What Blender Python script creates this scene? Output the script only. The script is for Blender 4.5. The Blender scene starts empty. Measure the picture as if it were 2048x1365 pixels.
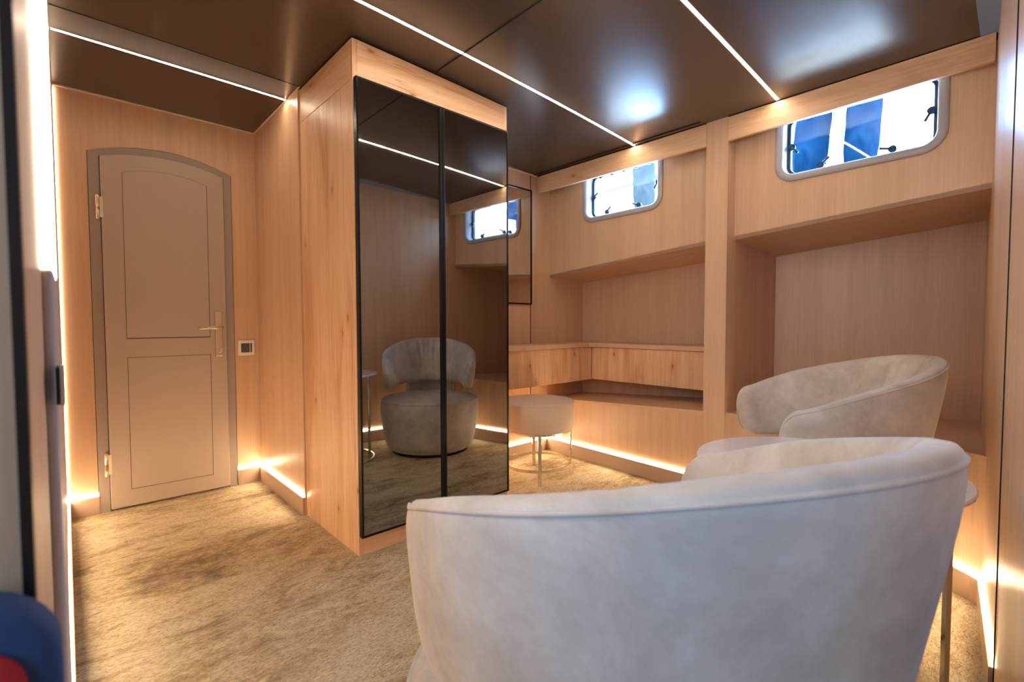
import bpy, bmesh, math, random
from mathutils import Vector, Matrix
random.seed(7)
R = math.radians
sc = bpy.context.scene
COL = sc.collection

# ------------------------------------------------------------------ camera
cam_d = bpy.data.cameras.new('camera')
cam = bpy.data.objects.new('camera', cam_d); COL.objects.link(cam)
yaw, pit, rol = R(46.98), R(-2.18), R(-0.118)
f = Vector((math.cos(yaw)*math.cos(pit), math.sin(yaw)*math.cos(pit), math.sin(pit)))
r0 = Vector((math.sin(yaw), -math.cos(yaw), 0)); u0 = r0.cross(f)
r_ = r0*math.cos(rol) + u0*math.sin(rol); u_ = -r0*math.sin(rol) + u0*math.cos(rol)
M = Matrix((r_, u_, -f)).transposed().to_4x4(); M.translation = (0, 0, .95)
cam.matrix_world = M
cam_d.sensor_width = 36; cam_d.lens = 948.9/2048*36
cam_d.clip_start = .01; cam_d.clip_end = 100
cam_d.dof.use_dof = True; cam_d.dof.focus_distance = 2.3; cam_d.dof.aperture_fstop = 6.3
sc.camera = cam

# ------------------------------------------------------------------ light and exposure
SKY = 58.0
LED_CEIL, LED_FLOOR = 66.0, 46.0
w = bpy.data.worlds.new('sky'); sc.world = w; w.use_nodes = True
bg = w.node_tree.nodes['Background']
bg.inputs[0].default_value = (.36, .635, 1.0, 1); bg.inputs[1].default_value = SKY
sc.view_settings.view_transform = 'Standard'; sc.view_settings.look = 'None'
sc.view_settings.exposure = 0.16; sc.view_settings.gamma = 1; sc.view_settings.use_curve_mapping = False
sc.cycles.use_denoising = True
sc.cycles.max_bounces = 10; sc.cycles.diffuse_bounces = 6; sc.cycles.glossy_bounces = 5
sc.cycles.sample_clamp_indirect = 12
for y0, y1 in ((1.507, 2.055), (.251, .817)):          # sampling portals in the two window openings
    L = bpy.data.lights.new('window_portal', 'AREA'); L.shape = 'RECTANGLE'
    L.size = y1-y0; L.size_y = .29; L.cycles.is_portal = True
    o = bpy.data.objects.new('window_portal', L); COL.objects.link(o)
    o.matrix_world = Matrix(((0, 0, 1, 2.72), (1, 0, 0, (y0+y1)/2), (0, 1, 0, 1.81), (0, 0, 0, 1)))

L = bpy.data.lights.new('added_window_portal', 'AREA'); L.shape = 'RECTANGLE'; L.size = .80; L.size_y = .70; L.cycles.is_portal = True  # sampling portal for the added lobby window
o = bpy.data.objects.new('added_window_portal', L); COL.objects.link(o); o.location = (-1.02, -.25, 1.40); o.rotation_euler = (R(90), 0, R(-90))
# ------------------------------------------------------------------ materials
def mat(name, color, rough=.5, metal=0., spec=.5, coat=0., emis=None, estr=0.):
    m = bpy.data.materials.new(name); m.use_nodes = True
    b = m.node_tree.nodes['Principled BSDF']
    b.inputs['Base Color'].default_value = (*color, 1); b.inputs['Roughness'].default_value = rough
    b.inputs['Metallic'].default_value = metal; b.inputs['Specular IOR Level'].default_value = spec
    b.inputs['Coat Weight'].default_value = coat
    if emis: b.inputs['Emission Color'].default_value = (*emis, 1); b.inputs['Emission Strength'].default_value = estr
    return m
def nd(m, t, **k):
    n = m.node_tree.nodes.new(t)
    for a, v in k.items(): setattr(n, a, v)
    return n
def lk(m, a, b): m.node_tree.links.new(a, b)
def ramp(m, stops):
    n = nd(m, 'ShaderNodeValToRGB'); e = n.color_ramp.elements
    while len(e) < len(stops): e.new(.5)
    for x, (p, c) in zip(e, stops): x.position = p; x.color = (*c, 1)
    return n
def noise(m, vec, scale, detail=4, rough=.55, dist=0.):
    n = nd(m, 'ShaderNodeTexNoise'); n.inputs['Scale'].default_value = scale
    n.inputs['Detail'].default_value = detail; n.inputs['Roughness'].default_value = rough
    n.inputs['Distortion'].default_value = dist
    lk(m, vec, n.inputs['Vector']); return n
def mapped(m, sc_, loc=(0, 0, 0)):
    t = nd(m, 'ShaderNodeTexCoord'); g = nd(m, 'ShaderNodeMapping')
    g.inputs['Scale'].default_value = sc_; g.inputs['Location'].default_value = loc
    lk(m, t.outputs['Object'], g.inputs['Vector']); return g.outputs[0]
def mix(m, fac, a, b, mode='MIX'):
    n = nd(m, 'ShaderNodeMix', data_type='RGBA', blend_type=mode)
    if isinstance(fac, float): n.inputs[0].default_value = fac
    else: lk(m, fac, n.inputs[0])
    for s, v in ((6, a), (7, b)):
        if isinstance(v, tuple): n.inputs[s].default_value = (*v, 1)
        else: lk(m, v, n.inputs[s])
    return n.outputs[2]
def face_uv(m, horiz, ku, kv, off=(0, 0)):
    """(across grain, along grain) coordinates for upright faces, from x + y and z"""
    t = nd(m, 'ShaderNodeTexCoord'); sp = nd(m, 'ShaderNodeSeparateXYZ'); lk(m, t.outputs['Object'], sp.inputs[0])
    ad = nd(m, 'ShaderNodeMath', operation='ADD'); lk(m, sp.outputs[0], ad.inputs[0]); lk(m, sp.outputs[1], ad.inputs[1])
    ac, al = (sp.outputs[2], ad.outputs[0]) if horiz else (ad.outputs[0], sp.outputs[2])
    out = []
    for src, k, o_ in ((ac, ku, off[0]), (al, kv, off[1])):
        q = nd(m, 'ShaderNodeMath', operation='MULTIPLY_ADD'); q.inputs[1].default_value = k; q.inputs[2].default_value = o_
        lk(m, src, q.inputs[0]); out.append(q.outputs[0])
    c = nd(m, 'ShaderNodeCombineXYZ'); lk(m, out[0], c.inputs[0]); lk(m, out[1], c.inputs[1]); return c.outputs[0]
def wood(name, c0, c1, grain='v', rough=.38, knots=False, off=0.):
    m = mat(name, c0, rough); b = m.node_tree.nodes['Principled BSDF']
    flat = grain == 'flat'; hz = grain == 'h'
    def co(ku, kv, o=(0, 0)):
        return mapped(m, (ku, kv, ku), (o[0], o[1], 0)) if flat else face_uv(m, hz, ku, kv, (o[0]+off, o[1]+off))
    fine = noise(m, co(150, 3.0), 1, 4, .6)
    wide = noise(m, co(16, .45, (3, 7)), 1, 3, .55, .25)
    lo = tuple(x*.955 for x in c0)
    cf = ramp(m, [(.32, lo), (.5, c0), (.70, c1)]); lk(m, fine.outputs[0], cf.inputs[0])
    cb = ramp(m, [(.32, (.90, .865, .83)), (.60, (1, 1, 1))]); lk(m, wide.outputs[0], cb.inputs[0])
    col = mix(m, 1.0, cf.outputs[0], cb.outputs[0], 'MULTIPLY')
    if knots:
        fl = noise(m, co(5.5, .9, (1, 5)), 1, 5, .6, 1.4)                    # slow figure
        fr = ramp(m, [(.34, (.78, .66, .55)), (.50, (1, 1, 1)), (.66, (1.0, 1.0, 1.0))]); lk(m, fl.outputs[0], fr.inputs[0])
        col = mix(m, 1.0, col, fr.outputs[0], 'MULTIPLY')
        st = noise(m, co(30, 1.3, (9, 2)), 1, 3, .6, 1.5)                    # short dark dashes
        sr = ramp(m, [(.635, (1, 1, 1)), (.70, (.80, .64, .50)), (.75, (.95, .9, .85))]); lk(m, st.outputs[0], sr.inputs[0])
        col = mix(m, 1.0, col, sr.outputs[0], 'MULTIPLY')
        kv_ = co(4.2, 1.9, (.35, .8)); wob = noise(m, kv_, 9, 3)
        vm = mix(m, .035, kv_, wob.outputs['Color'])
        vo = nd(m, 'ShaderNodeTexVoronoi', voronoi_dimensions='2D'); vo.inputs['Scale'].default_value = 1.0
        lk(m, vm, vo.inputs['Vector'])
        kr = ramp(m, [(.0, (.34, .20, .12)), (.016, (.55, .38, .25)), (.034, (.86, .75, .63)), (.09, (.95, .91, .86)), (.16, (1, 1, 1))])
        lk(m, vo.outputs['Distance'], kr.inputs[0])
        col = mix(m, 1.0, col, kr.outputs[0], 'MULTIPLY')
    lk(m, col, b.inputs['Base Color'])
    bp = nd(m, 'ShaderNodeBump'); bp.inputs['Strength'].default_value = .04; bp.inputs['Distance'].default_value = .001
    lk(m, fine.outputs[0], bp.inputs['Height']); lk(m, bp.outputs[0], b.inputs['Normal'])
    return m

LAM0, LAM1 = (.655, .44, .29), (.69, .475, .32)
M_lam = wood('beech laminate', LAM0, LAM1, 'v', .36)
M_lamy = wood('beech laminate lengthwise', LAM0, LAM1, 'flat', .36)
M_oak = wood('knotty oak', (.76, .50, .315), (.84, .59, .395), 'v', .42, True)
M_oaky = wood('knotty oak lengthwise', (.76, .50, .315), (.84, .59, .395), 'h', .42, True, 3.3)
M_oakx = wood('knotty oak crosswise', (.76, .50, .315), (.84, .59, .395), 'h', .42, True, 1.7)
M_gloss = wood('glossy beech laminate', LAM0, LAM1, 'v', .34)
M_skirt = mat('satin taupe skirting', (.42, .30, .225), .33)
M_black = mat('matt black', (.006, .006, .007), .4)
M_blackm = mat('black anodised aluminium', (.012, .012, .014), .28, .6)
M_ceil = mat('bronze gloss panel', (.046, .031, .024), .29, 0., 1.0)
b = M_ceil.node_tree.nodes['Principled BSDF']
b.inputs['Coat Weight'].default_value = .4; b.inputs['Coat Roughness'].default_value = .38; b.inputs['Coat IOR'].default_value = 1.7
M_seam = mat('shadow gap', (.004, .003, .003), .7)
M_door = mat('taupe door paint', (.45, .37, .315), .42)
M_doorframe = mat('darker taupe frame paint', (.34, .28, .245), .45)
M_groove = mat('dark taupe groove', (.15, .105, .08), .6)
M_chrome = mat('brushed chrome', (.80, .78, .74), .16, 1.)
M_satin = mat('satin nickel', (.66, .60, .52), .3, 1.)
M_brass = mat('pale brass', (.74, .62, .46), .38, 1.)
M_white = mat('white plastic', (.78, .76, .74), .35)
M_trim = mat('pale trim', (.85, .72, .56), .4)
M_dgrey = mat('dark grey plastic', (.07, .07, .065), .35)
M_flange = mat('window flange plastic', (.40, .40, .44), .4)
M_gasket = mat('dark blue rubber', (.008, .03, .065), .4)
M_latch = mat('window latch plastic', (.015, .05, .10), .35)
M_table = mat('white gloss lacquer', (.80, .78, .80), .08, 0., .5, .5)
M_led = mat('warm led diffuser ceiling', (1, 1, 1), .5, emis=(1., .79, .56), estr=LED_CEIL)
M_ledf = mat('warm led diffuser floor', (1, 1, 1), .5, emis=(1., .74, .44), estr=LED_FLOOR)
M_ledd = mat('dim led diffuser', (1, 1, 1), .5, emis=(1., .80, .58), estr=9.0)
M_lamp = mat('wall lamp diffuser', (1, 1, 1), .5, emis=(1., .80, .56), estr=14.0)
M_post = mat('grey lilac lacquer', (.46, .42, .44), .3)
M_mirror = mat('smoked mirror', (.34, .345, .36), .02, 1.)
M_mirror2 = mat('bronze mirror', (.62, .56, .52), .03, 1.)
M_lcov = mat('light blue grey plastic', (.52, .56, .64), .35)
M_blue = mat('blue fabric', (.02, .06, .17), .9)
M_red = mat('red fabric', (.42, .015, .02), .9)

m = M_mirror                                            # faint wiping haze on the smoked mirror
v = mapped(m, (1, 1, .6)); n = noise(m, v, 3.5, 4, .6, .8)
rr = nd(m, 'ShaderNodeMapRange'); rr.inputs['From Min'].default_value = .45; rr.inputs['From Max'].default_value = .8
rr.inputs['To Min'].default_value = .012; rr.inputs['To Max'].default_value = .045
lk(m, n.outputs[0], rr.inputs['Value']); lk(m, rr.outputs[0], m.node_tree.nodes['Principled BSDF'].inputs['Roughness'])

# suede leather: cloudy off-white
M_suede = mat('off white nubuck', (.55, .50, .46), .62, 0., .4)
m = M_suede; b = m.node_tree.nodes['Principled BSDF']
v = mapped(m, (1, 1, 1)); n1 = noise(m, v, 6.5, 9, .70, .25); n2 = noise(m, v, 260, 2, .5)
c = ramp(m, [(.30, (.39, .345, .31)), (.50, (.53, .49, .455)), (.68, (.65, .62, .59))]); lk(m, n1.outputs[0], c.inputs[0])
lk(m, c.outputs[0], b.inputs['Base Color']); b.inputs['Sheen Weight'].default_value = .25; b.inputs['Sheen Roughness'].default_value = .4
bp = nd(m, 'ShaderNodeBump'); bp.inputs['Strength'].default_value = .12; bp.inputs['Distance'].default_value = .001
lk(m, n2.outputs[0], bp.inputs['Height']); lk(m, bp.outputs[0], b.inputs['Normal'])
M_stool = mat('beige nubuck', (.66, .54, .44), .7)

# carpet
M_carpet = mat('mottled gold beige carpet', (.5, .4, .25), 1., 0., .1)
m = M_carpet; b = m.node_tree.nodes['Principled BSDF']
t = nd(m, 'ShaderNodeTexCoord'); g = nd(m, 'ShaderNodeMapping'); g.inputs['Rotation'].default_value = (0, 0, R(38)); g.inputs['Scale'].default_value = (.55, 1.25, 1)
lk(m, t.outputs['Object'], g.inputs['Vector']); v = g.outputs[0]
n1 = noise(m, v, 2.4, 6, .65, .5); n2 = noise(m, v, 14, 8, .78, .8); n3 = noise(m, v, 120, 5, .8, .6); n4 = noise(m, v, 36, 6, .8, 1.2)
add = nd(m, 'ShaderNodeMath', operation='MULTIPLY_ADD'); add.inputs[1].default_value = .46; lk(m, n1.outputs[0], add.inputs[0])
mm = nd(m, 'ShaderNodeMath', operation='MULTIPLY_ADD'); mm.inputs[1].default_value = .34; lk(m, n2.outputs[0], mm.inputs[0])
m4 = nd(m, 'ShaderNodeMath', operation='MULTIPLY'); m4.inputs[1].default_value = .20; lk(m, n4.outputs[0], m4.inputs[0]); lk(m, m4.outputs[0], mm.inputs[2])
lk(m, mm.outputs[0], add.inputs[2])
c = ramp(m, [(.405, (.26, .165, .07)), (.45, (.52, .37, .18)), (.495, (.78, .62, .36)), (.55, (.93, .80, .56))]); lk(m, add.outputs[0], c.inputs[0])
c3 = ramp(m, [(.36, (.48, .43, .37)), (.52, (1, 1, 1))]); lk(m, n3.outputs[0], c3.inputs[0])
lk(m, mix(m, 1.0, c.outputs[0], c3.outputs[0], 'MULTIPLY'), b.inputs['Base Color'])
b.inputs['Sheen Weight'].default_value = .35
bp = nd(m, 'ShaderNodeBump'); bp.inputs['Strength'].default_value = .9; bp.inputs['Distance'].default_value = .011
lk(m, n3.outputs[0], bp.inputs['Height']); lk(m, bp.outputs[0], b.inputs['Normal'])

# window pane: clear, thin
M_pane = bpy.data.materials.new('window pane'); M_pane.use_nodes = True
nt = M_pane.node_tree; nt.nodes.clear()
o_ = nt.nodes.new('ShaderNodeOutputMaterial'); tr = nt.nodes.new('ShaderNodeBsdfTransparent'); gl = nt.nodes.new('ShaderNodeBsdfGlossy')
tr.inputs[0].default_value = (.90, .95, 1, 1); gl.inputs['Roughness'].default_value = .02
mx = nt.nodes.new('ShaderNodeMixShader'); mx.inputs[0].default_value = .05
nt.links.new(tr.outputs[0], mx.inputs[1]); nt.links.new(gl.outputs[0], mx.inputs[2]); nt.links.new(mx.outputs[0], o_.inputs[0])

M_tint = bpy.data.materials.new('tinted pane'); M_tint.use_nodes = True  # dims the daylight of the added lobby window
nt = M_tint.node_tree; nt.nodes.clear()
o_ = nt.nodes.new('ShaderNodeOutputMaterial'); tr = nt.nodes.new('ShaderNodeBsdfTransparent'); tr.inputs[0].default_value = (.42, .42, .42, 1)
nt.links.new(tr.outputs[0], o_.inputs[0])
def outside_fabric(name, dark, light):
    m = mat(name, dark, .8, 0., 0.); b = m.node_tree.nodes['Principled BSDF']
    v = mapped(m, (1, 1, .6)); n = noise(m, v, 7, 5, .6, 1.5)
    c = ramp(m, [(.38, dark), (.75, light)]); lk(m, n.outputs[0], c.inputs[0]); lk(m, c.outputs[0], b.inputs['Base Color'])
    return m
M_fend = outside_fabric('deep blue fender cloth', (.0004, .007, .017), (.004, .016, .030))
M_fendl = outside_fabric('pale blue fender cloth', (.018, .024, .024), (.042, .036, .030))
M_rail = mat('pale outside rail', (.03, .04, .045), .6)

# ------------------------------------------------------------------ mesh helpers
def obj(name, bm, m, parent=None, smooth=False, bevel=0., seg=2, wn=False, sub=0):
    me = bpy.data.meshes.new(name)
    off = parent_world(parent)
    if off.length > 1e-9: bmesh.ops.translate(bm, vec=-off, verts=bm.verts)
    bmesh.ops.recalc_face_normals(bm, faces=bm.faces)
    bm.to_mesh(me); bm.free()
    me.materials.append(m)
    if smooth:
        for p in me.polygons: p.use_smooth = True
    o = bpy.data.objects.new(name, me); COL.objects.link(o)
    if parent: o.parent = parent
    if sub:
        s = o.modifiers.new('sub', 'SUBSURF'); s.levels = sub; s.render_levels = sub
    if bevel:
        s = o.modifiers.new('bevel', 'BEVEL'); s.width = bevel; s.segments = seg; s.limit_method = 'ANGLE'; s.angle_limit = R(40)
        for p in me.polygons: p.use_smooth = True
        s2 = o.modifiers.new('wn', 'WEIGHTED_NORMAL'); s2.keep_sharp = True
    return o
def parent_world(p):
    v = Vector((0, 0, 0))
    while p is not None: v += p.location; p = p.parent
    return v
def tag(o, label=None, cat=None, group=None, kind=None):
    if label: o['label'] = label
    if cat: o['category'] = cat
    if group: o['group'] = group
    if kind: o['kind'] = kind
    return o
def struct(name, bm, m, label=None, **k):
    o = obj(name, bm, m, **k); o['kind'] = 'structure'
    if label: o['label'] = label
    return o
def thing(name, label, cat, loc, group=None):
    o = bpy.data.objects.new(name, None); COL.objects.link(o); o.location = loc
    o.empty_display_size = .1
    return tag(o, label, cat, group)
def sthing(name, label, loc=(0, 0, 0)):
    o = bpy.data.objects.new(name, None); COL.objects.link(o); o.location = loc
    o['kind'] = 'structure'; o['label'] = label; return o
def B(x0, x1, y0, y1, z0, z1, bm=None):
    bm = bm or bmesh.new()
    vs = [bm.verts.new((x, y, z)) for z in (z0, z1) for x, y in ((x0, y0), (x1, y0), (x1, y1), (x0, y1))]
    for f_ in ((3, 2, 1, 0), (4, 5, 6, 7), (0, 1, 5, 4), (1, 2, 6, 5), (2, 3, 7, 6), (3, 0, 4, 7)): bm.faces.new([vs[i] for i in f_])
    return bm
def prism(poly, vec, bm=None):
    """closed planar polygon (3D points) pushed along vec"""
    bm = bm or bmesh.new(); vec = Vector(vec)
    a = [bm.verts.new(p) for p in poly]; c = [bm.verts.new(Vector(p)+vec) for p in poly]
    n = len(poly); bm.faces.new(a); bm.faces.new(c[::-1])
    for i in range(n): bm.faces.new((a[i], c[i], c[(i+1) % n], a[(i+1) % n]))
    return bm
def ribbon(path, prof, bm=None):
    """sweep a closed profile (list of (offset_to_left, z)) along a horizontal open path of (x, y[, z])"""
    bm = bm or bmesh.new(); P = [Vector((*p[:2], p[2] if len(p) > 2 else 0)) for p in path]; rings = []
    for i, p in enumerate(P):
        a = (P[i]-P[i-1]) if i else (P[1]-P[0]); c = (P[i+1]-P[i]) if i < len(P)-1 else a
        a = Vector((a.x, a.y)).normalized(); c = Vector((c.x, c.y)).normalized(); d = (a+c).normalized()
        k = 1/max(.35, d.dot(a)); n = Vector((-d.y, d.x))*k
        rings.append([bm.verts.new((p.x+n.x*o, p.y+n.y*o, p.z+z)) for o, z in prof])
    m_ = len(prof)
    for a, c in zip(rings, rings[1:]):
        for j in range(m_): bm.faces.new((a[j], a[(j+1) % m_], c[(j+1) % m_], c[j]))
    bm.faces.new(rings[0]); bm.faces.new(rings[-1][::-1]); return bm
def lathe(prof, c=(0, 0, 0), n=64, bm=None):
    bm = bm or bmesh.new(); rings = []
    for r, z in prof:
        if r < 1e-5: rings.append([bm.verts.new((c[0], c[1], c[2]+z))])
        else: rings.append([bm.verts.new((c[0]+r*math.cos(2*math.pi*i/n), c[1]+r*math.sin(2*math.pi*i/n), c[2]+z)) for i in range(n)])
    for a, d in zip(rings, rings[1:]):
        for i in range(n):
            j = (i+1) % n
            if len(a) == 1: bm.faces.new((a[0], d[i], d[j]))
            elif len(d) == 1: bm.faces.new((a[i], a[j], d[0]))
            else: bm.faces.new((a[i], a[j], d[j], d[i]))
    return bm
def lathe_closed(prof, c=(0, 0, 0), n=64, bm=None):
    return lathe(list(prof)+[prof[0]], c, n, bm)
def tube(path, r, n=10, closed=False, bm=None, flat=None):
    """round tube along 3D points; flat=(w,h) gives a rectangular bar with z as its height"""
    bm = bm or bmesh.new(); P = [Vector(p) for p in path]; K = len(P); rings = []
    prev = None
    for i, p in enumerate(P):
        if closed: t = P[(i+1) % K]-P[i-1]
        else: t = P[min(i+1, K-1)]-P[max(i-1, 0)]
        t.normalize()
        up = Vector((0, 0, 1)) if abs(t.z) < .9 else Vector((1, 0, 0))
        if prev is not None: up = prev
        s = t.cross(up).normalized(); up2 = s.cross(t).normalized(); prev = up2
        if flat: pts = [(-flat[0]/2, -flat[1]/2), (flat[0]/2, -flat[1]/2), (flat[0]/2, flat[1]/2), (-flat[0]/2, flat[1]/2)]
        else: pts = [(r*math.cos(2*math.pi*k/n), r*math.sin(2*math.pi*k/n)) for k in range(n)]
        rings.append([bm.verts.new(p+s*a+up2*b_) for a, b_ in pts])
    q = len(rings[0]); rng = range(K if closed else K-1)
    for i in rng:
        a, c = rings[i], rings[(i+1) % K]
        for j in range(q): bm.faces.new((a[j], a[(j+1) % q], c[(j+1) % q], c[j]))
    if not closed: bm.faces.new(rings[0][::-1]); bm.faces.new(rings[-1])
    return bm

def ceil_z(x): return 2.075 - .0143*max(x-.3, 0)**2
NX = [-1.05, -.3, .3, .6, .83, 1.0, 1.2, 1.4, 1.6, 1.8, 2.0, 2.15, 2.3, 2.45, 2.6, 2.78]

# ------------------------------------------------------------------ floor and ceiling
struct('floor', B(-1.05, 3.45, -1.05, 3.3, -.04, 0), M_carpet, 'mottled gold beige carpet')
bm = bmesh.new(); rings = []
for x in NX:
    z = ceil_z(x); rings.append([bm.verts.new((x, -1.05, z)), bm.verts.new((x, 3.3, z)), bm.verts.new((x, 3.3, z+.05)), bm.verts.new((x, -1.05, z+.05))])
for a, c in zip(rings, rings[1:]):
    for j in range(4): bm.faces.new((a[j], a[(j+1) % 4], c[(j+1) % 4], c[j]))
bm.faces.new(rings[0]); bm.faces.new(rings[-1])
struct('ceiling', bm, M_ceil, 'dark bronze gloss ceiling panels', smooth=False)
for p in bpy.data.objects['ceiling'].data.polygons:
    if abs(p.normal.z) > .9: p.use_smooth = True

def cross_strip(x0, x1, y, wd, top, bot):
    """strip that follows the ceiling camber along X"""
    xs = [x0]+[x for x in NX if x0+.02 < x < x1-.02]+[x1]
    bm = bmesh.new(); rg = []
    for x in xs:
        z = ceil_z(x)
        if x not in NX:                              # stay on the faceted ceiling
            lo = max(q for q in NX if q <= x); hi = min(q for q in NX if q > x)
            z = ceil_z(lo)+(ceil_z(hi)-ceil_z(lo))*(x-lo)/(hi-lo)
        rg.append([bm.verts.new((x, y-wd/2, z-bot)), bm.verts.new((x, y+wd/2, z-bot)), bm.verts.new((x, y+wd/2, z+top)), bm.verts.new((x, y-wd/2, z+top))])
    for a, c in zip(rg, rg[1:]):
        for j in range(4): bm.faces.new((a[j], a[(j+1) % 4], c[(j+1) % 4], c[j]))
    bm.faces.new(rg[0]); bm.faces.new(rg[-1]); return bm
struct('trim_1', cross_strip(-.022, .826, 2.361, .005, .001, .0005), M_seam, 'dark joint between ceiling panels')
struct('trim_2', B(1.218, 1.223, -.02, 1.80, 2.0612, 2.0640), M_seam, 'dark joint between ceiling panels')
struct('trim_3', B(2.462, 2.466, 1.18, 2.405, 2.0045, 2.0085), M_seam, 'dark joint between ceiling panels')

def strip(x0, x1, y, label):
    t = thing('led_strip', label, 'ceiling light', (x0, y, 2.07), 'warm led strips let into the ceiling')
    obj('diffuser', cross_strip(x0, x1, y, .013, .001, .0005), M_led, t)
    bm = cross_strip(x0, x1, y-.0085, .004, .001, .0004)
    b2 = cross_strip(x0, x1, y+.0085, .004, .001, .0004)
    me = bpy.data.meshes.new('tmp'); b2.to_mesh(me); b2.free(); bm.from_mesh(me)
    obj('channel', bm, M_satin, t)
strip(-.02, .824, 2.548, 'warm led light strip in the ceiling in front of the grey door')
strip(.70, 2.494, 1.600, 'warm led light strip in the ceiling running past the wardrobe front')
strip(1.28, 2.487, .815, 'warm led light strip in the ceiling ending above the larger near window')

strip(-.95, -.15, -.15, 'short warm led light strip added unseen in the entrance ceiling behind the camera')  # unseen strip added to warm the panelling beside the entrance
# ------------------------------------------------------------------ walls
def lx(y): return -.0145-.0043*y                     # the left wall leans away slightly
# far wall with arched doorway (opening X .087-.70)
DX0, DX1, DZE, DZA = .087, .700, 1.795, 1.857
def arch(x0, x1, ze, za, n=24):
    """points left to right along a shallow arc"""
    c = (x1-x0)/2; s = za-ze; r = (c*c+s*s)/(2*s); xm = (x0+x1)/2
    return [(x0+(x1-x0)*i/n, za-r+math.sqrt(r*r-(x0+(x1-x0)*i/n-xm)**2)) for i in range(n+1)]
poly = [(-.14, 3.12, 0), (-.14, 3.12, 2.075), (.85, 3.12, 2.075), (.85, 3.12, 0), (DX1+.0035, 3.12, 0)]
poly += [(x, 3.12, z) for x, z in reversed(arch(DX0-.002, DX1+.0035, DZE, DZA+.0035))] + [(DX0-.002, 3.12, 0)]
struct('wall_far', prism(poly, (0, .10, 0)), M_lam, 'light wood laminate wall around the arched door')
struct('wall_corridor', B(.830, .93, 2.392, 3.13, 0, 2.074), M_lam, 'light wood laminate wall between wardrobe and door wall')
struct('wall_partition', B(1.60, 3.45, 2.41, 2.50, 0, 2.045), M_lam, 'light wood laminate wall behind the desk')
bm = prism([(lx(.342), .342, 0), (lx(3.16), 3.16, 0), (-.13, 3.16, 0), (-.13, .342, 0)], (0, 0, 2.075))
struct('wall_left', bm, M_lam, 'light wood laminate wall at the left edge')
struct('wall_left_return', B(-1.05, -.13, .342, .44, 0, 2.075), M_lam, 'wood panelling beside the entrance')
struct('trim_4', B(-.0204, -.0158, .334, .346, 0, 2.074), M_black, 'black seal on the end of the left wall', )
nearp = [(3.42, .130), (2.557, .087), (2.2, .066), (1.9, .042), (1.65, .022), (1.1, -.006), (.45, -.03)]
struct('wall_near', prism([(x, y, 0) for x, y in nearp]+[(.45, -.14, 0), (3.42, -.14, 0)], (0, 0, 2.06)), M_gloss, 'glossy light wood wall at the right edge')
struct('trim_5', B(1.648, 1.652, .015, .0245, 0, 2.045), M_seam, 'dark joint in the near wall')
# entrance lobby behind the camera
bm = B(-1.05, -1.0, -1.05, .40, 0, 1.05); B(-1.05, -1.0, -1.05, .40, 1.75, 2.075, bm); B(-1.05, -1.0, -1.05, -.65, 1.05, 1.75, bm); B(-1.05, -1.0, .15, .40, 1.05, 1.75, bm)
struct('wall_lobby_left', bm, M_lam)
struct('window_3', B(-1.035, -1.030, -.65, .15, 1.05, 1.75), M_tint, 'tinted lobby window added unseen for daylight')  # unseen window added so daylight reaches the near armchair
struct('wall_lobby_back', B(-1.05, .65, -1.05, -1.0, 0, 2.075), M_lam)
struct('wall_lobby_right', B(.6, .65, -1.05, -.10, 0, 2.075), M_lam)
# pale trims
struct('trim_6', B(-.025, .83, 3.114, 3.1205, 2.0680, 2.0750), M_trim, 'thin pale bead above the door wall')
struct('trim_7', B(.8245, .8305, 2.36, 3.12, 2.0680, 2.0750), M_trim, 'thin pale bead above the corridor wall')
struct('trim_8', B(1.66, 2.49, 2.404, 2.4105, 2.000, 2.0095), M_trim, 'thin pale bead above the partition')

struct('wall_far_lightstop', B(.86, 3.45, 3.22, 3.27, 0, 2.10), M_lam)  # unseen, added to keep sky light from leaking in behind the wardrobe
struct('wall_right_lightstop', B(2.74, 2.77, 2.50, 3.22, 0, 2.10), M_lam)  # unseen, added to close the side of that light leak
# window wall -------------------------------------------------------
def pan(y): return 2.638-(2.41-y)*.035               # plane of the upper panels
def bk(y): return 3.027+(2.41-y)*.1454               # back of the niches
def lerp(pts, y):
    for (a, p), (c, q) in zip(pts, pts[1:]):
        if a >= y >= c: return p+(q-p)*(a-y)/(a-c)
    return pts[-1][1] if y < pts[-1][0] else pts[0][1]
riser = [(2.41, 2.607), (2.0, 2.590), (1.32, 2.549), (1.05, 2.526), (.85, 2.500), (.555, 2.440), (.40, 2.385), (.30, 2.345), (.20, 2.300), (.136, 2.262), (.09, 2.225), (.05, 2.185)]
rz = [(2.41, .390), (2.17, .404), (1.18, .464), (1.05, .474), (.05, .506)]
bz = [(2.41, .392), (1.47, .434), (.10, .443)]
so = [(2.41, 1.287), (1.208, 1.382), (1.044, 1.388), (.735, 1.410), (.08, 1.456)]
si = [(2.41, 1.272), (1.471, 1.355), (1.049, 1.358), (.10, 1.460)]
def samples(y0, y1, extra):
    ys = [y0]+sorted([y for y in extra if y1+.01 < y < y0-.01], reverse=True)+[y1]
    out = []
    for a, c in zip(ys, ys[1:]):
        k = max(1, int((a-c)/.08)); out += [a-(a-c)*i/k for i in range(k)]
    return out+[y1]
KN = sorted({p[0] for L_ in (riser, rz, bz, so, si) for p in L_}, reverse=True)
def strip_faces(bm, A, C):
    va = [bm.verts.new(p) for p in A]; vc = [bm.verts.new(p) for p in C]
    for i in range(len(A)-1): bm.faces.new((va[i], va[i+1], vc[i+1], vc[i]))
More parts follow.
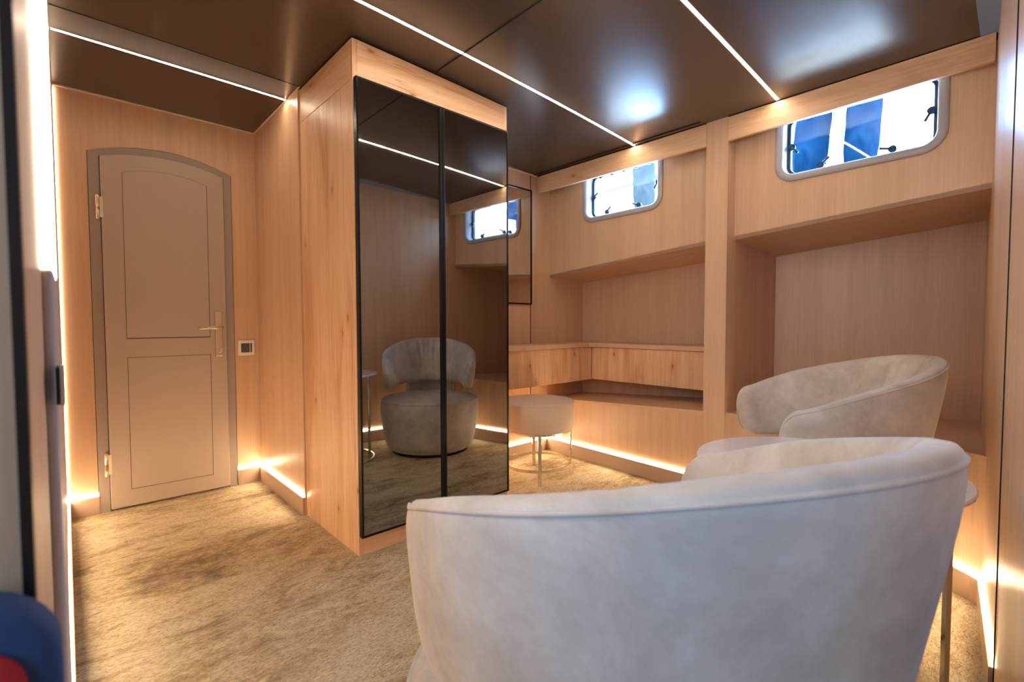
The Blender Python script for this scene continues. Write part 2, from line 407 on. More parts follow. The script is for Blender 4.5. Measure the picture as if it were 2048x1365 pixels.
def solid_strip(loops):
    """loops: list of point lists, closed around"""
    bm = bmesh.new(); V = [[bm.verts.new(p) for p in l] for l in loops]; n = len(V)
    for a in range(n):
        b_ = V[(a+1) % n]; c = V[a]
        for i in range(len(c)-1): bm.faces.new((c[i], c[i+1], b_[i+1], b_[i]))
    bm.faces.new([l[0] for l in V]); bm.faces.new([l[-1] for l in V][::-1]); return bm
for nme, y0, y1 in (('far', 2.412, 1.155), ('near', 1.055, .045)):
    ys = samples(y0, y1, KN)
    F = lambda y, dx, z: (lerp(riser, y)+dx, y, z)
    struct('wall_right_lower_'+nme, solid_strip([[F(y, 0, 0) for y in ys], [F(y, .02, 0) for y in ys], [F(y, .02, lerp(rz, y)-.004) for y in ys], [F(y, 0, lerp(rz, y)-.004) for y in ys]]), M_lam,
           'wood laminate panel below the %s niche' % ('desk' if nme == 'far' else 'armchair'))
    struct('trim_'+('9' if nme == 'far' else '10'), solid_strip([[F(y, -.001, lerp(rz, y)-.016) for y in ys], [(bk(y)+.02, y, lerp(bz, y)-.016) for y in ys], [(bk(y)+.02, y, lerp(bz, y)) for y in ys], [F(y, -.001, lerp(rz, y)) for y in ys]]), M_lamy,
           'wood ledge in the %s niche' % ('far' if nme == 'far' else 'near'))
    struct('wall_right_niche_'+nme, solid_strip([[(bk(y), y, .38) for y in ys], [(bk(y)+.03, y, .38) for y in ys], [(bk(y)+.03, y, 1.52) for y in ys], [(bk(y), y, 1.52) for y in ys]]), M_lam, 'wood laminate back of the %s niche' % nme)
    struct('trim_'+('11' if nme == 'far' else '12'), solid_strip([[(pan(y), y, lerp(so, y)) for y in ys], [(bk(y)+.02, y, lerp(si, y)) for y in ys], [(bk(y)+.02, y, lerp(si, y)+.02) for y in ys], [(pan(y), y, lerp(so, y)+.02) for y in ys]]), M_lamy,
           'wood soffit over the %s niche' % nme)
    # skirting along the curved riser
struct('trim_13', B(2.499, 3.45, 1.048, 1.162, 0, 2.022), M_lam, 'wood pillar between the two window bays')
struct('trim_14', prism([(2.499, 1.163, 1.886), (2.499, 2.409, 1.886), (2.499, 2.409, 2.0015), (2.499, 1.163, 2.0015)], (.02, 0, 0)), M_oaky, 'knotty oak board above the far window')
struct('trim_15', prism([(2.492, .088, 1.902), (2.497, 1.047, 1.882), (2.497, 1.047, 2.0015), (2.492, .088, 2.0035)], (.02, 0, 0)), M_oaky, 'knotty oak board above the near window')
struct('trim_16', B(2.505, 2.60, .07, 2.41, 1.999, 2.02), M_seam, 'dark gap behind the oak boards')

# windows ------------------------------------------------------------
def rrect(y0, y1, z0, z1, r, k=8):
    pts = []
    for cy, cz, a in ((y1-r, z1-r, 0), (y0+r, z1-r, 90), (y0+r, z0+r, 180), (y1-r, z0+r, 270)):
        for i in range(k+1):
            t = R(a+90*i/k); pts.append((cy+r*math.cos(t), cz+r*math.sin(t)))
    return pts
def P3(y, z, n): return Vector((pan(y)+n, y, z))
def loops_mesh(L, closed=True):
    bm = bmesh.new(); V = [[bm.verts.new(p) for p in l] for l in L]
    for a, c in zip(V, V[1:]):
        for i in range(len(a)): j = (i+1) % len(a); bm.faces.new((a[i], a[j], c[j], c[i]))
    if closed:
        a, c = V[-1], V[0]
        for i in range(len(a)): j = (i+1) % len(a); bm.faces.new((a[i], a[j], c[j], c[i]))
    return bm
WIN = {1: (1.472, 2.092), 2: (.213, .853)}
for k, (nme, y0, y1) in {1: ('far', 2.412, 1.155), 2: ('near', 1.055, .045)}.items():
    wy0, wy1 = WIN[k]; hole = rrect(wy0+.035, wy1-.035, 1.665, 1.967, .06)
    ys = samples(y0, y1, KN)
    bm = bmesh.new()
    for n in (0, .018):
        bot = [bm.verts.new(P3(y, lerp(so, y)+(.0 if n == 0 else .004), n)) for y in ys]; top = [bm.verts.new(P3(y0, 2.012, n)), bm.verts.new(P3(y1, 2.012, n))]
        loop = bot+[top[1], top[0]]; e = [bm.edges.new((loop[i], loop[(i+1) % len(loop)])) for i in range(len(loop))]
        hv = [bm.verts.new(P3(y, z, n)) for y, z in hole]; e += [bm.edges.new((hv[i], hv[(i+1) % len(hv)])) for i in range(len(hv))]
        bmesh.ops.triangle_fill(bm, edges=e, use_beauty=True, use_dissolve=False)
    struct('wall_right_upper_'+nme, bm, M_lam, 'wood laminate panel with the %s window' % nme)
    t = sthing('window_%d' % k, 'rounded cabin window in the %s bay' % nme, (pan(1.8 if k == 1 else .5), (wy0+wy1)/2, 1.64))
    a0, a1, c0, c1 = wy0, wy1, 1.632, 2.0
    L = []
    for ins, n in ((0, .0), (.001, -.006), (.006, -.011), (.018, -.013), (.030, -.011), (.036, -.004), (.038, .03), (.039, .075), (.030, .075), (.030, .001)):
        L.append([P3(y, z, n) for y, z in rrect(a0+ins, a1-ins, c0+ins, c1-ins, .088-ins)])
    obj('flange', loops_mesh(L), M_flange, t, smooth=True)
    L = [[P3(y, z, n) for y, z in rrect(a0+ins, a1-ins, c0+ins, c1-ins, .088-ins)] for ins, n in ((.036, .058), (.052, .058), (.054, .064), (.054, .080), (.036, .080))]
    obj('gasket', loops_mesh(L), M_gasket, t, smooth=False)
    ring = [P3(y, z, .073) for y, z in rrect(a0+.046, a1-.046, c0+.046, c1-.046, .045)]
    obj('pane', prism(ring, (.004, 0, 0)), M_pane, t)
    if k == 1: LT = [(2.030, 1.815, 25), (1.920, 1.696, 35), (1.669, 1.696, 160), (1.535, 1.812, 245)]; CL = (1.985, 1.888, 1.796, 1.70, 1.606)
    else: LT = [(.792, 1.812, -50), (.667, 1.696, 35), (.397, 1.696, 165), (.272, 1.818, 245)]; CL = (.731, .631, .531, .43, .329)
    for y, z, a in LT:
        bm = bmesh.new(); bmesh.ops.create_cone(bm, cap_ends=True, segments=20, radius1=.015, radius2=.013, depth=.022,
            matrix=Matrix.Translation(P3(y, z, .052)) @ Matrix.Rotation(R(90), 4, 'Y'))
        foot = (y, 1.687) if z < 1.75 else ((wy1-.05, z) if y > (wy0+wy1)/2 else (wy0+.05, z))
        tube([P3(y, z, .06), P3(foot[0], foot[1], .062)], .007, 8, bm=bm)
        lt = obj('latch', bm, M_latch, t, smooth=True)
        ca, sa = -math.cos(R(a)), math.sin(R(a))
        obj('lever', tube([P3(y, z, .046), P3(y+ca*.016, z+sa*.016, .040), P3(y+ca*.046, z+sa*.046, .036)], .0055, 8), M_latch, lt, smooth=True)
    for y in CL:
        p = P3(y, 1.943, .06); obj('clip', B(p.x-.004, p.x+.010, y-.011, y+.011, 1.9365, 1.9440), M_gasket, t)

# things outside the hull
def fender(x, y, z0, z1, r, m, lean, label):
    t = thing('boat_fender', label, 'fender', (x, y, z0))
    prof = [(0.0, 0), (r*.45, .01), (r*.85, .05), (r, .13)]
    nz = 12
    for i in range(nz+1):
        q = i/nz; prof.append((r*(1+.05*math.sin(q*9+r*40)+.03*math.sin(q*23)), .13+(z1-z0-.26)*q))
    prof += [(r*.85, z1-z0-.05), (r*.4, z1-z0), (0, z1-z0)]
    bm = lathe(prof, (x, y, z0), 28)
    for v_ in bm.verts: v_.co.y += lean*(v_.co.z-z0)
    obj('cover', bm, m, t, smooth=True)
    yt = y+lean*(z1-z0)
    obj('rope', tube([(x, yt, z1-.01), (x+.10, yt, 2.90), (3.80, yt, 2.955), (3.82, yt, 2.965)], .006, 8), M_white, t, smooth=True)
fender(3.62, .725, 1.62, 2.75, .088, M_fend, -.05, 'deep blue cloth covered boat fender hanging in the middle of the near window')
fender(3.62, 1.03, 1.62, 2.75, .100, M_fend, -.10, 'deep blue cloth covered boat fender at the left side of the near window')
fender(3.62, 2.21, 1.62, 2.75, .088, M_fendl, .03, 'pale blue cloth covered boat fender outside the far window')
struct('trim_18', B(3.44, 4.1, -.6, 4.4, 1.50, 1.56), M_white, 'outer deck edge')
t = thing('handrail', 'pale rail outside behind the far window', 'railing', (3.85, 2.5, 1.56))
obj('lower_rail', tube([(3.85, 4.2, 2.19), (3.85, 2.6, 2.235), (3.85, 1.62, 2.26)], .024, 12), M_rail, t, smooth=True)
obj('top_rail', tube([(3.85, 4.2, 3.0), (3.85, 1.62, 3.0), (3.85, -.45, 3.0)], .024, 12), M_rail, t, smooth=True)
for y in (4.2, 1.62, -.45): obj('post', tube([(3.85, y, 1.56), (3.85, y, 3.0)], .024, 12), M_rail, t, smooth=True)
# ------------------------------------------------------------------ skirting boards with led lines
ZL0, ZL1 = .090, .105
def skirting(name, path, label):
    """path runs with the room on its right; the board sits on that side"""
    prof = [(.004, 0), (-.010, 0), (-.010, ZL0-.004), (-.007, ZL0-.001), (.004, ZL0-.001)]
    o = obj(name, ribbon(path, prof), M_skirt); o['kind'] = 'structure'; o['label'] = label
def floorled(path, label, m=None):
    prof = [(.002, ZL0), (-.006, ZL0), (-.006, ZL1), (.002, ZL1)]
    o = obj('led_strip', ribbon(path, prof), m or M_ledf)
    tag(o, label, 'floor light', 'warm led lines on top of the skirting')
pl = [(lx(y), y) for y in (.36, 1.2, 2.2, 3.12)]
skirting('baseboard_left', pl, 'taupe skirting on the left wall'); floorled(pl, 'warm led line on the skirting of the left wall, seen edge on')
pf1 = [(lx(3.12), 3.12), (DX0, 3.12)]
skirting('baseboard_far_left', pf1, 'taupe skirting left of the door'); floorled(pf1, 'short warm led line on the skirting left of the grey door')
pf2 = [(DX1+.004, 3.12), (.830, 3.12)]
skirting('baseboard_far_right', pf2, 'taupe skirting right of the door'); floorled(pf2, 'very short warm led line on the skirting between the grey door and the corner')
pc = [(.830, 3.12), (.830, 2.393)]
skirting('baseboard_corridor', pc, 'taupe skirting beside the wardrobe'); floorled(pc, 'warm led line on the skirting between the door wall and the wardrobe side')
pp = [(1.67, 2.41), (2.604, 2.41)]
skirting('baseboard_partition', pp, 'taupe skirting under the desk'); floorled(pp, 'warm led line on the skirting behind the round stool')
ys = samples(2.41, 1.162, [p[0] for p in riser]); pr = [(lerp(riser, y), y) for y in ys]
skirting('baseboard_right_far', pr, 'taupe skirting below the desk niche'); floorled(pr, 'long warm led line on the skirting from behind the stool to the pillar')
ys = samples(1.046, .062, [p[0] for p in riser]); pr2 = [(lerp(riser, y), y) for y in ys]
skirting('baseboard_right_near', pr2, 'taupe skirting below the armchair niche'); floorled(pr2, 'warm led line on the skirting of the curved wall behind the far armchair')
pn = [(2.19, .0655), (1.9, .042), (1.66, .0228)]
skirting('baseboard_near', pn, 'taupe skirting on the near wall'); floorled(pn, 'warm led line on the skirting of the near wall at the right edge')
o = obj('led_strip', B(-.0275, -.0215, 3.1125, 3.1195, .11, 2.06), M_ledd)
tag(o, 'thin vertical led line in the corner left of the grey door', 'wall light')

# ------------------------------------------------------------------ door
t = sthing('door_1', 'taupe painted door with arched top', (.39, 3.12, 0))
FY = 3.118
outer = arch(DX0, DX1, DZE, DZA); inn = arch(.129, .661, 1.776, 1.820)
bm = bmesh.new()
A = [(DX0, 0)]+outer+[(DX1, 0)]; I = [(.129, 0)]+inn+[(.661, 0)]
L = []
for pts, y in ((A, FY+.03), (A, FY-.004), (I, FY-.004), (I, FY+.03)): L.append([bm.verts.new((x, y, z)) for x, z in pts])
for a, c in zip(L, L[1:]+L[:1]):
    for i in range(len(a)-1): bm.faces.new((a[i], a[i+1], c[i+1], c[i]))
obj('door_frame', bm, M_doorframe, t)
obj('rebate', prism([(x, FY+.03, z) for x, z in [(DX0-.02, 0)]+arch(DX0-.02, DX1+.02, DZE, DZA+.02)+[(DX1+.02, 0)]], (0, .02, 0)), M_black, t)
leafp = [(.1315, .012)]+arch(.1315, .6585, 1.774, 1.818)+[(.6585, .012)]
leaf = obj('door_leaf', prism([(x, FY-.018, z) for x, z in leafp], (0, .040, 0)), M_door, t, bevel=.002)
def groove(pts):
    return tube([(x, FY-.0182, z) for x, z in pts], .0012, 6, closed=True)
up = [(.212, .872)]+arch(.214, .580, 1.711, 1.744)+[(.578, .872)]
lo = [(.212, .098), (.213, .778), (.579, .778), (.577, .094)]
def panel(pts, name):
    cx = sum(p[0] for p in pts)/len(pts); cz = sum(p[1] for p in pts)/len(pts)
    L = []
    for s_, y in ((1.0, FY-.0178), (1.0, FY-.0192), (.992, FY-.0192), (.985, FY-.0178)):
        L.append([(cx+(x-cx)*(s_ if name else s_), y, cz+(z-cz)*(1-(1-s_)*.55)) for x, z in pts])
    bm = bmesh.new(); V = [[bm.verts.new(p) for p in l] for l in L]
    for a, c in zip(V, V[1:]):
        for i in range(len(a)): j = (i+1) % len(a); bm.faces.new((a[i], a[j], c[j], c[i]))
    return bm
obj('panel_bead', panel(up, 'u'), M_groove, leaf if False else t); obj('panel_bead', panel(lo, 'l'), M_groove, t)
h = obj('door_handle', B(.601, .636, FY-.026, FY-.017, .765, 1.018), M_satin, t, bevel=.003)
bm = tube([(.628, FY-.02, .928), (.628, FY-.062, .928), (.620, FY-.070, .928), (.512, FY-.070, .924)], .0085, 12)
obj('lever', bm, M_satin, h, smooth=True)
bm = bmesh.new(); bmesh.ops.create_cone(bm, cap_ends=True, segments=24, radius1=.017, radius2=.016, depth=.012, matrix=Matrix.Translation((.6185, FY-.030, .802)) @ Matrix.Rotation(R(90), 4, 'X'))
B(.6165, .6205, FY-.042, FY-.03, .79, .815, bm); obj('lock_knob', bm, M_chrome, h, bevel=.001)
for z in (1.525, .242):
    hg = obj('hinge', lathe([(0, -.062), (.006, -.060), (.0085, -.054), (.0085, -.0015), (.0065, -.001), (.0065, .001), (.0085, .0015), (.0085, .054), (.006, .060), (0, .062)], (.119, FY-.013, z), 16), M_brass, t, smooth=True)
    obj('hinge_leaf', B(.126, .139, FY-.0195, FY-.0168, z-.050, z+.050), M_brass, hg)

# wall switch next to the door, thin lead beside the frame
t = thing('thermostat', 'small square wall thermostat with dark display right of the grey door', 'thermostat', (.760, 3.12, .806))
obj('surround', B(.717, .804, 3.109, 3.1195, .762, .851), M_white, t, bevel=.003)
obj('display', B(.733, .778, 3.107, 3.1095, .780, .834), M_dgrey, t, bevel=.001)
obj('side_bar', B(.782, .790, 3.107, 3.1095, .780, .834), M_dgrey, t)
o = obj('cable', tube([(.722, 3.112, .10), (.712, 3.110, .098), (.7045, 3.110, .086), (.7035, 3.110, .05), (.7035, 3.110, .008)], .0022, 8), M_satin, smooth=True)
tag(o, 'thin lead hanging from the led line down beside the grey door frame', 'cable')

# ------------------------------------------------------------------ wall lamp and switch on the left wall
t = thing('wall_lamp', 'tall upright wall light on the left wall, glowing in its upper half', 'wall light', (lx(.7), .70, 0))
obj('housing', B(lx(.7)-.001, lx(.7)+.0085, .60, .80, 0.002, 1.000), M_post, t, bevel=.004, seg=3)
obj('diffuser', B(lx(.7)-.001, lx(.7)+.0085, .60, .80, 1.001, 2.068), M_lamp, t, bevel=.004, seg=3)
t = thing('latch_plate', 'small dark latch plate with light grey cover on the left wall near the camera', 'latch', (-.009, .585, .895))
obj('body', B(-.0098, -.0072, .572, .5985, .879, .912), M_black, t, bevel=.0008)
obj('cover', B(-.0072, -.0040, .571, .5985, .878, .913), M_lcov, t, bevel=.0008)

# ------------------------------------------------------------------ wardrobe
WX0, WX1, WY, WB = .838, 1.657, 1.812, 2.390
t = thing('wardrobe', 'tall knotty oak wardrobe with two smoked mirror doors', 'wardrobe', (1.25, 2.1, 0))
ct = lambda x: ceil_z(x)-.0035
# carcass: sides, back, shelves hidden
obj('side_panel', B(WX0, WX0+.02, WY+.022, WB, .0, 1.911), M_oak, t, bevel=.0008)
obj('front_edge', B(WX0, WX0+.02, WY, WY+.0205, .0, ct(WX0)), M_oak, t, bevel=.0008)
obj('top_side_panel', B(WX0, WX0+.02, WY+.022, WB, 1.9135, ct(WX0)), M_oaky, t, bevel=.0008)
obj('side_panel', B(WX1-.02, WX1, WY, WB, .0, ct(WX1)), M_oak, t, bevel=.0008)
obj('back_panel', B(WX0+.02, WX1-.02, WB-.02, WB, .0, 2.045), M_oak, t)
obj('fascia', prism([(WX0+.0205, WY, 1.9135), (WX1-.0205, WY, 1.9135), (WX1-.0205, WY, ct(WX1)), (1.4, WY, ct(1.4)), (1.1, WY, ct(1.1)), (WX0+.0205, WY, ct(WX0+.02))], (0, .02, 0)), M_oakx, t)
obj('plinth', B(WX0+.0205, WX1-.0205, WY+.001, WY+.02, 0, .079), M_oakx, t)
obj('carcass_front', B(WX0+.0205, WX1-.0205, WY+.002, WY+.02, .0795, 1.913), M_black, t)
FYD = 1.784                                            # door front
def mirror_door(x0, x1, hx0, hx1):
    z0, z1 = .081, 1.913; fw = .009
    d = bpy.data.objects.new('mirror_door', None); COL.objects.link(d); d.parent = t; d.location = (x0-t.location.x, FYD-t.location.y, z0)
    bm = B(x0, x0+fw, FYD, FYD+.024, z0, z1); B(x1-fw, x1, FYD, FYD+.024, z0, z1, bm)
    B(x0+fw, x1-fw, FYD, FYD+.024, z1-fw, z1, bm); B(x0+fw, x1-fw, FYD, FYD+.024, z0, z0+fw, bm)
    obj('door_frame', bm, M_blackm, d, bevel=.0008)
    obj('mirror_glass', B(x0+fw, x1-fw, FYD+.0025, FYD+.008, z0+fw, z1-fw), M_mirror, d)
    obj('handle_profile', B(hx0, hx1, FYD-.004, FYD+.004, z0+.02, z1-.008), M_blackm, d, bevel=.001)
mirror_door(.8395, 1.2385, 1.226, 1.2380)
mirror_door(1.2400, 1.642, 1.2405, 1.2525)

# partition mirror with black frame and black joint
t = thing('wall_mirror', 'narrow black framed mirror on the wall above the desk, half hidden by the wardrobe', 'mirror', (2.09, 2.41, 1.081))
x0, x1, z0, z1 = 1.75, 2.434, 1.081, 1.893; fw = .010
bm = B(x0, x0+fw, 2.396, 2.4095, z0, z1); B(x1-fw, x1, 2.396, 2.4095, z0, z1, bm); B(x0+fw, x1-fw, 2.396, 2.4095, z1-fw, z1, bm); B(x0+fw, x1-fw, 2.396, 2.4095, z0, z0+fw, bm)
obj('frame', bm, M_blackm, t); obj('mirror_glass', B(x0+fw, x1-fw, 2.400, 2.409, z0+fw, z1-fw), M_mirror2, t)
bm = B(2.4295, 2.4345, 2.4075, 2.4105, 1.894, 2.0); struct('trim_17', B(2.4295, 2.4345, 2.4075, 2.4105, .11, 1.080, bm), M_black, 'black vertical joint in the partition')

# ------------------------------------------------------------------ desk
DYF, DXF = 2.19, 2.86
t = thing('desk', 'corner desk of knotty oak, thin worktop with drawer fronts', 'desk', (2.6, 2.3, .525))
top = [(1.70, DYF-.012, .770), (DXF-.045, DYF-.012, .770), (DXF-.012, DYF-.045, .770), (DXF-.012, 1.1635, .770), (bk(1.1635)-.002, 1.1635, .770), (bk(2.408)-.002, 2.408, .770), (1.70, 2.408, .770)]
obj('worktop', prism(top, (0, 0, .032)), M_lamy, t, bevel=.004, seg=3)
obj('drawer', B(1.70, 2.812, DYF, DYF+.02, .527, .7685), M_oak, t, bevel=.001)
obj('corner_post', B(2.814, DXF, DYF, DYF+.02, .527, .7685), M_oak, t, bevel=.001)
bm = B(1.70, DXF, DYF+.0205, 2.40, .535, .7685)
B(DXF+.0205, 3.02, 1.1635, DYF+.02, .535, .7685, bm)
obj('drawer_box', bm, M_oak, t)
obj('drawer', B(DXF, DXF+.02, 1.1635, DYF-.003, .529, .7675), M_oak, t, bevel=.001)

# ------------------------------------------------------------------ round stool
sx, sy = 2.106, 2.035
t = thing('round_stool', 'round beige upholstered stool on thin chrome legs under the desk', 'stool', (sx, sy, 0))
prof = [(0, .302), (.215, .302), (.226, .306), (.232, .318), (.2335, .39), (.232, .462), (.228, .470), (.215, .476), (.15, .484), (.07, .487), (0, .488)]
obj('seat', lathe(prof, (sx, sy, 0), 72), M_stool, t, smooth=True)
obj('piping', tube([(sx+.2305*math.cos(a), sy+.2305*math.sin(a), .468) for a in [2*math.pi*i/72 for i in range(72)]], .0028, 8, True), M_stool, t, smooth=True)
for a in (-131, -38, 49, 140):
    ca, sa = math.cos(R(a)), math.sin(R(a)); bm = B(-.010, .010, -.004, .004, 0, .3)
    bmesh.ops.transform(bm, matrix=Matrix.Translation((sx+.215*ca, sy+.215*sa, 0)) @ Matrix.Rotation(R(a+90), 4, 'Z'), verts=bm.verts)
    obj('leg', bm, M_chrome, t, bevel=.001)
def hoop(cx, cy, r, w_, z0, z1, n=72):
    return lathe_closed([(r-w_/2, z0), (r+w_/2, z0), (r+w_/2, z1), (r-w_/2, z1)], (cx, cy, 0), n)
obj('foot_ring', hoop(sx, sy, .2075, .006, .078, .093), M_chrome, t)
obj('seat_ring', hoop(sx, sy, .2075, .006, .290, .301), M_chrome, t)

# ------------------------------------------------------------------ side table
tx, ty, th = 1.343, .331, .602
t = thing('side_table', 'round white side table on chrome legs between the two armchairs', 'table', (tx, ty, 0))
obj('tabletop', lathe([(0, th-.014), (.276, th-.014), (.281, th-.010), (.282, th-.004), (.279, th), (0, th)], (tx, ty, 0), 96), M_table, t, bevel=.0008)
for a in (298, 58, 178):
    ca, sa = math.cos(R(a)), math.sin(R(a)); bm = B(-.010, .010, -.005, .005, 0.0, th-.0145)
    bmesh.ops.transform(bm, matrix=Matrix.Translation((tx+.262*ca, ty+.262*sa, 0)) @ Matrix.Rotation(R(a+90), 4, 'Z'), verts=bm.verts)
    obj('leg', bm, M_chrome, t, bevel=.001)
obj('base_ring', hoop(tx, ty, .2525, .009, 0.0, .012), M_chrome, t)
obj('top_ring', hoop(tx, ty, .2525, .009, th-.026, th-.0145), M_chrome, t)

# ------------------------------------------------------------------ swivel armchairs
RX, RY, OX, THM = .365, .324, 0., R(109)
ZN = (.834, .823, .789, .742, .676)
def plan(s, off=0.):
    """s in -1..1 along the centre line of the back, an open ring; local +x is the front"""
    a = abs(s)*THM; sg = 1 if s >= 0 else -1
    x, y = OX-RX*math.cos(a), RY*math.sin(a); nx, ny = -math.cos(a)/RX, math.sin(a)/RY; l = math.hypot(nx, ny); nx /= l; ny /= l
    return x+nx*off, (y+ny*off)*sg, nx, ny*sg
def ztop(u):
    # smooth curve through the heights ZN at u = 0, .25, .5, .75, 1
    q = min(max(u, 0), 1)*4; i = min(int(q), 3); k = q-i
    P = [ZN[max(i-1, 0)] if i else ZN[1], ZN[i], ZN[i+1], ZN[i+2] if i < 3 else 2*ZN[4]-ZN[3]]
    return .5*((2*P[1])+(-P[0]+P[2])*k+(2*P[0]-5*P[1]+4*P[2]-P[3])*k*k+(-P[0]+3*P[1]-3*P[2]+P[3])*k**3)
def make_armchair(label):
    t = thing('armchair', label, 'armchair', (0, 0, 0), 'off white swivel armchairs')
    # backrest: swept padded band
    bm = bmesh.new(); NS, NC = 220, 36; rings = []
    def lean_at(u, zt, z): return -.062*((zt-z)/.33)*(1-.5*u)
    def section(s, zs=1., ts=1.):
        u = abs(s); zt = ztop(u); zb = .478-.010*u; H = zt-zb; out = []
        for k in range(NC):
            a = 2*math.pi*k/NC; ca, sa = math.cos(a), math.sin(a)
            h = math.copysign(abs(sa)**.55, sa); zz = (zt+zb)/2+h*H/2; low = min(1, max(0, (zt-zz)/.20)); low = low*low*(3-2*low)
            o_ = (.030 if ca > 0 else .028+.030*low)*math.copysign(abs(ca)**.50, ca)
            if o_ < 0 and u < .40:                       # soft creases on the inner back
                o_ += (math.sin(s*46)*.5+math.sin(s*77+1)*.5)*.010*(1-(u/.40)**2)*max(0, min(1, (zz-.60)/.12))*max(0, min(1, (zt-zz)/.05))
            if o_ < 0: o_ += .0045*math.exp(-((u-.42)/.014)**2)     # stitched seams on the inner back
            out.append((o_*ts+lean_at(u, zt, zz), (zt+zb)/2+(zz-(zt+zb)/2)*zs))
        return out
    for i in range(NS+1):
        s = -1+2*i/NS; x, y, nx, ny = plan(s)
        rings.append([bm.verts.new((x+nx*o_, y+ny*o_, z)) for o_, z in section(s)])
    for a, c in zip(rings, rings[1:]):
        for j in range(NC): bm.faces.new((a[j], a[(j+1) % NC], c[(j+1) % NC], c[j]))
    for sg, prev in ((-1, rings[0]), (1, rings[-1])):    # rounded arm ends
        for q in (.12, .26, .40, .54, .67, .79, .88, .95, .985):
            sh = math.sqrt(1-q*q); s = sg*(1+.070*q/(RX*THM)); x, y, nx, ny = plan(s)
            sec = section(sg*1., sh**.9, .30+.70*sh)
            cur = [bm.verts.new((x+nx*o_, y+ny*o_, z)) for o_, z in sec]
            for j in range(NC): bm.faces.new((prev[j], prev[(j+1) % NC], cur[(j+1) % NC], cur[j]))
            prev = cur
        bm.faces.new(prev)
    back = obj('backrest', bm, M_suede, t, smooth=True)
    # piping along the outer top edge and round the arm ends
    pts = []
    for i in range(NS+1):
        s = -1+2*i/NS; u = abs(s); x, y, nx, ny = plan(s); zt = ztop(u); H = zt-.478+.010*u; zz = (zt+.478-.01*u)/2+.925*H/2
        o_ = .0210+lean_at(u, zt, zz)
        pts.append((x+nx*o_, y+ny*o_, zz))
    def endcap(sg):
        out = []; zt = ztop(1); zb = .468; zm = (zt+zb)/2; H = zt-zb
        for k in range(0, 15):
            a = R(72-145*k/14); q = math.cos(a)*.97; sh = math.sqrt(max(0, 1-q*q))
            x, y, nx, ny = plan(sg*(1+.070*q/(RX*THM))); zz = zm+math.sin(a)*H/2*(.93 if a > 0 else .97)
            o_ = .0235*(.34+.66*sh)+lean_at(1, zt, zz)+.0012; out.append((x+nx*o_, y+ny*o_, zz))
        return out
    pts = endcap(-1)[::-1]+pts[3:-3]+endcap(1)
    obj('piping', tube(pts, .0030, 8), M_suede, back, smooth=True)
    # seat drum
    prof = [(0, .036), (.300, .036), (.318, .045), (.332, .08), (.352, .18), (.364, .28), (.366, .33), (.362, .365), (.352, .388), (.330, .400), (.22, .412), (.10, .417), (0, .418)]
    seat = obj('seat', lathe(prof, (0, 0, 0), 96), M_suede, t, smooth=True)
    obj('piping', tube([(.3555*math.cos(a), .3555*math.sin(a), .384) for a in [2*math.pi*i/96 for i in range(96)]], .0035, 8, True), M_suede, seat, smooth=True)
    obj('swivel_base', lathe([(0, 0), (.285, 0), (.285, .030), (.27, .0355), (0, .0355)], (0, 0, 0), 72), M_blackm, t, bevel=.002)
    obj('base_ring', hoop(0, 0, .292, .006, .022, .034), M_chrome, t)
    # upholstered link and metal brackets between seat and back
    bm = bmesh.new(); P = []
    for i in range(13):
        a = R(180-34+68*i/12); P.append((.300*math.cos(a), .300*math.sin(a)))
    V = [[bm.verts.new((x*k, y*k, z)) for x, y in P] for k, z in ((1, .39), (1.045, .39), (1.045, .53), (1, .53))]
    for a, c in zip(V, V[1:]+V[:1]):
        for i in range(12): bm.faces.new((a[i], a[i+1], c[i+1], c[i]))
    bm.faces.new([l[0] for l in V]); bm.faces.new([l[-1] for l in V])
    obj('back_support', bm, M_suede, t, smooth=False)
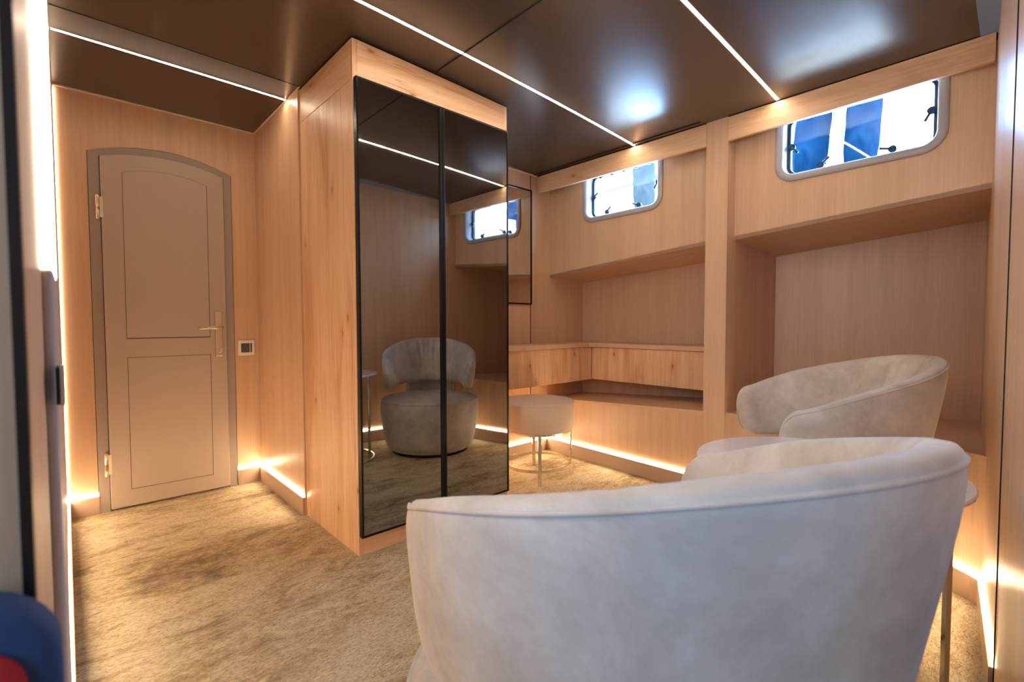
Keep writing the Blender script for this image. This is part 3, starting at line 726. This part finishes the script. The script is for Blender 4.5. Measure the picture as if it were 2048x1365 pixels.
    for sg in (-1, 1):
        a = R(180+sg*37); bm = B(-.006, .006, -.012, .012, .395, .53)
        bmesh.ops.transform(bm, matrix=Matrix.Translation((.303*math.cos(a), .303*math.sin(a), 0)) @ Matrix.Rotation(a, 4, 'Z'), verts=bm.verts)
        obj('bracket', bm, M_chrome, t, bevel=.002)
    return t
def copy_tree(o, parent=None):
    c = o.copy(); COL.objects.link(c)
    if parent: c.parent = parent
    for ch in list(o.children): copy_tree(ch, c)
    return c
A = make_armchair('off white round swivel armchair closest to the camera, seen from behind')
Bc = copy_tree(A); Bc['label'] = 'off white round swivel armchair further away beside the right hand niche'
A.location = (.645, .412, 0); A.rotation_euler = (0, 0, R(71.8))
Bc.location = (1.991, .525, 0); Bc.rotation_euler = (0, 0, R(124.0))

# ------------------------------------------------------------------ blue and red chair in the entrance, only its corner in view
t = thing('entrance_chair', 'chair with blue border and red back pad at the bottom left corner', 'chair', (-.20, .16, 0))
def rp(x0, x1, z0, z1, r, y):
    return [(px, y, pz) for px, pz in rrect(x0, x1, z0, z1, r, 8)]
def slab(x0, x1, z0, z1, r, y0, y1, e=.006):
    L = [rp(x0+e, x1-e, z0+e, z1-e, r-e, y0), rp(x0+e*.3, x1-e*.3, z0+e*.3, z1-e*.3, r-e*.3, y0+e*.3), rp(x0, x1, z0, z1, r, y0+e),
         rp(x0, x1, z0, z1, r, y1-e), rp(x0+e, x1-e, z0+e, z1-e, r-e, y1)]
    bm = bmesh.new(); V = [[bm.verts.new(p) for p in l] for l in L]
    for a, c in zip(V, V[1:]):
        for i in range(len(a)): j = (i+1) % len(a); bm.faces.new((a[i], a[j], c[j], c[i]))
    bm.faces.new(V[0]); bm.faces.new(V[-1][::-1]); return bm
obj('backrest', slab(-.395, -.0065, .50, .829, .036, .298, .328), M_blue, t, smooth=True)
obj('back_pad', slab(-.382, -.0175, .514, .8115, .022, .2935, .300, .002), M_red, t, smooth=True)
obj('seat', B(-.395, -.0055, -.10, .296, .43, .475), M_blue, t, bevel=.012, seg=3)
for x in (-.375, -.026):
    for y in (-.08, .312):
        obj('leg', tube([(x, y, 0), (x, y, .43 if y < 0 else .50)], .010, 12), M_blackm, t, smooth=True)
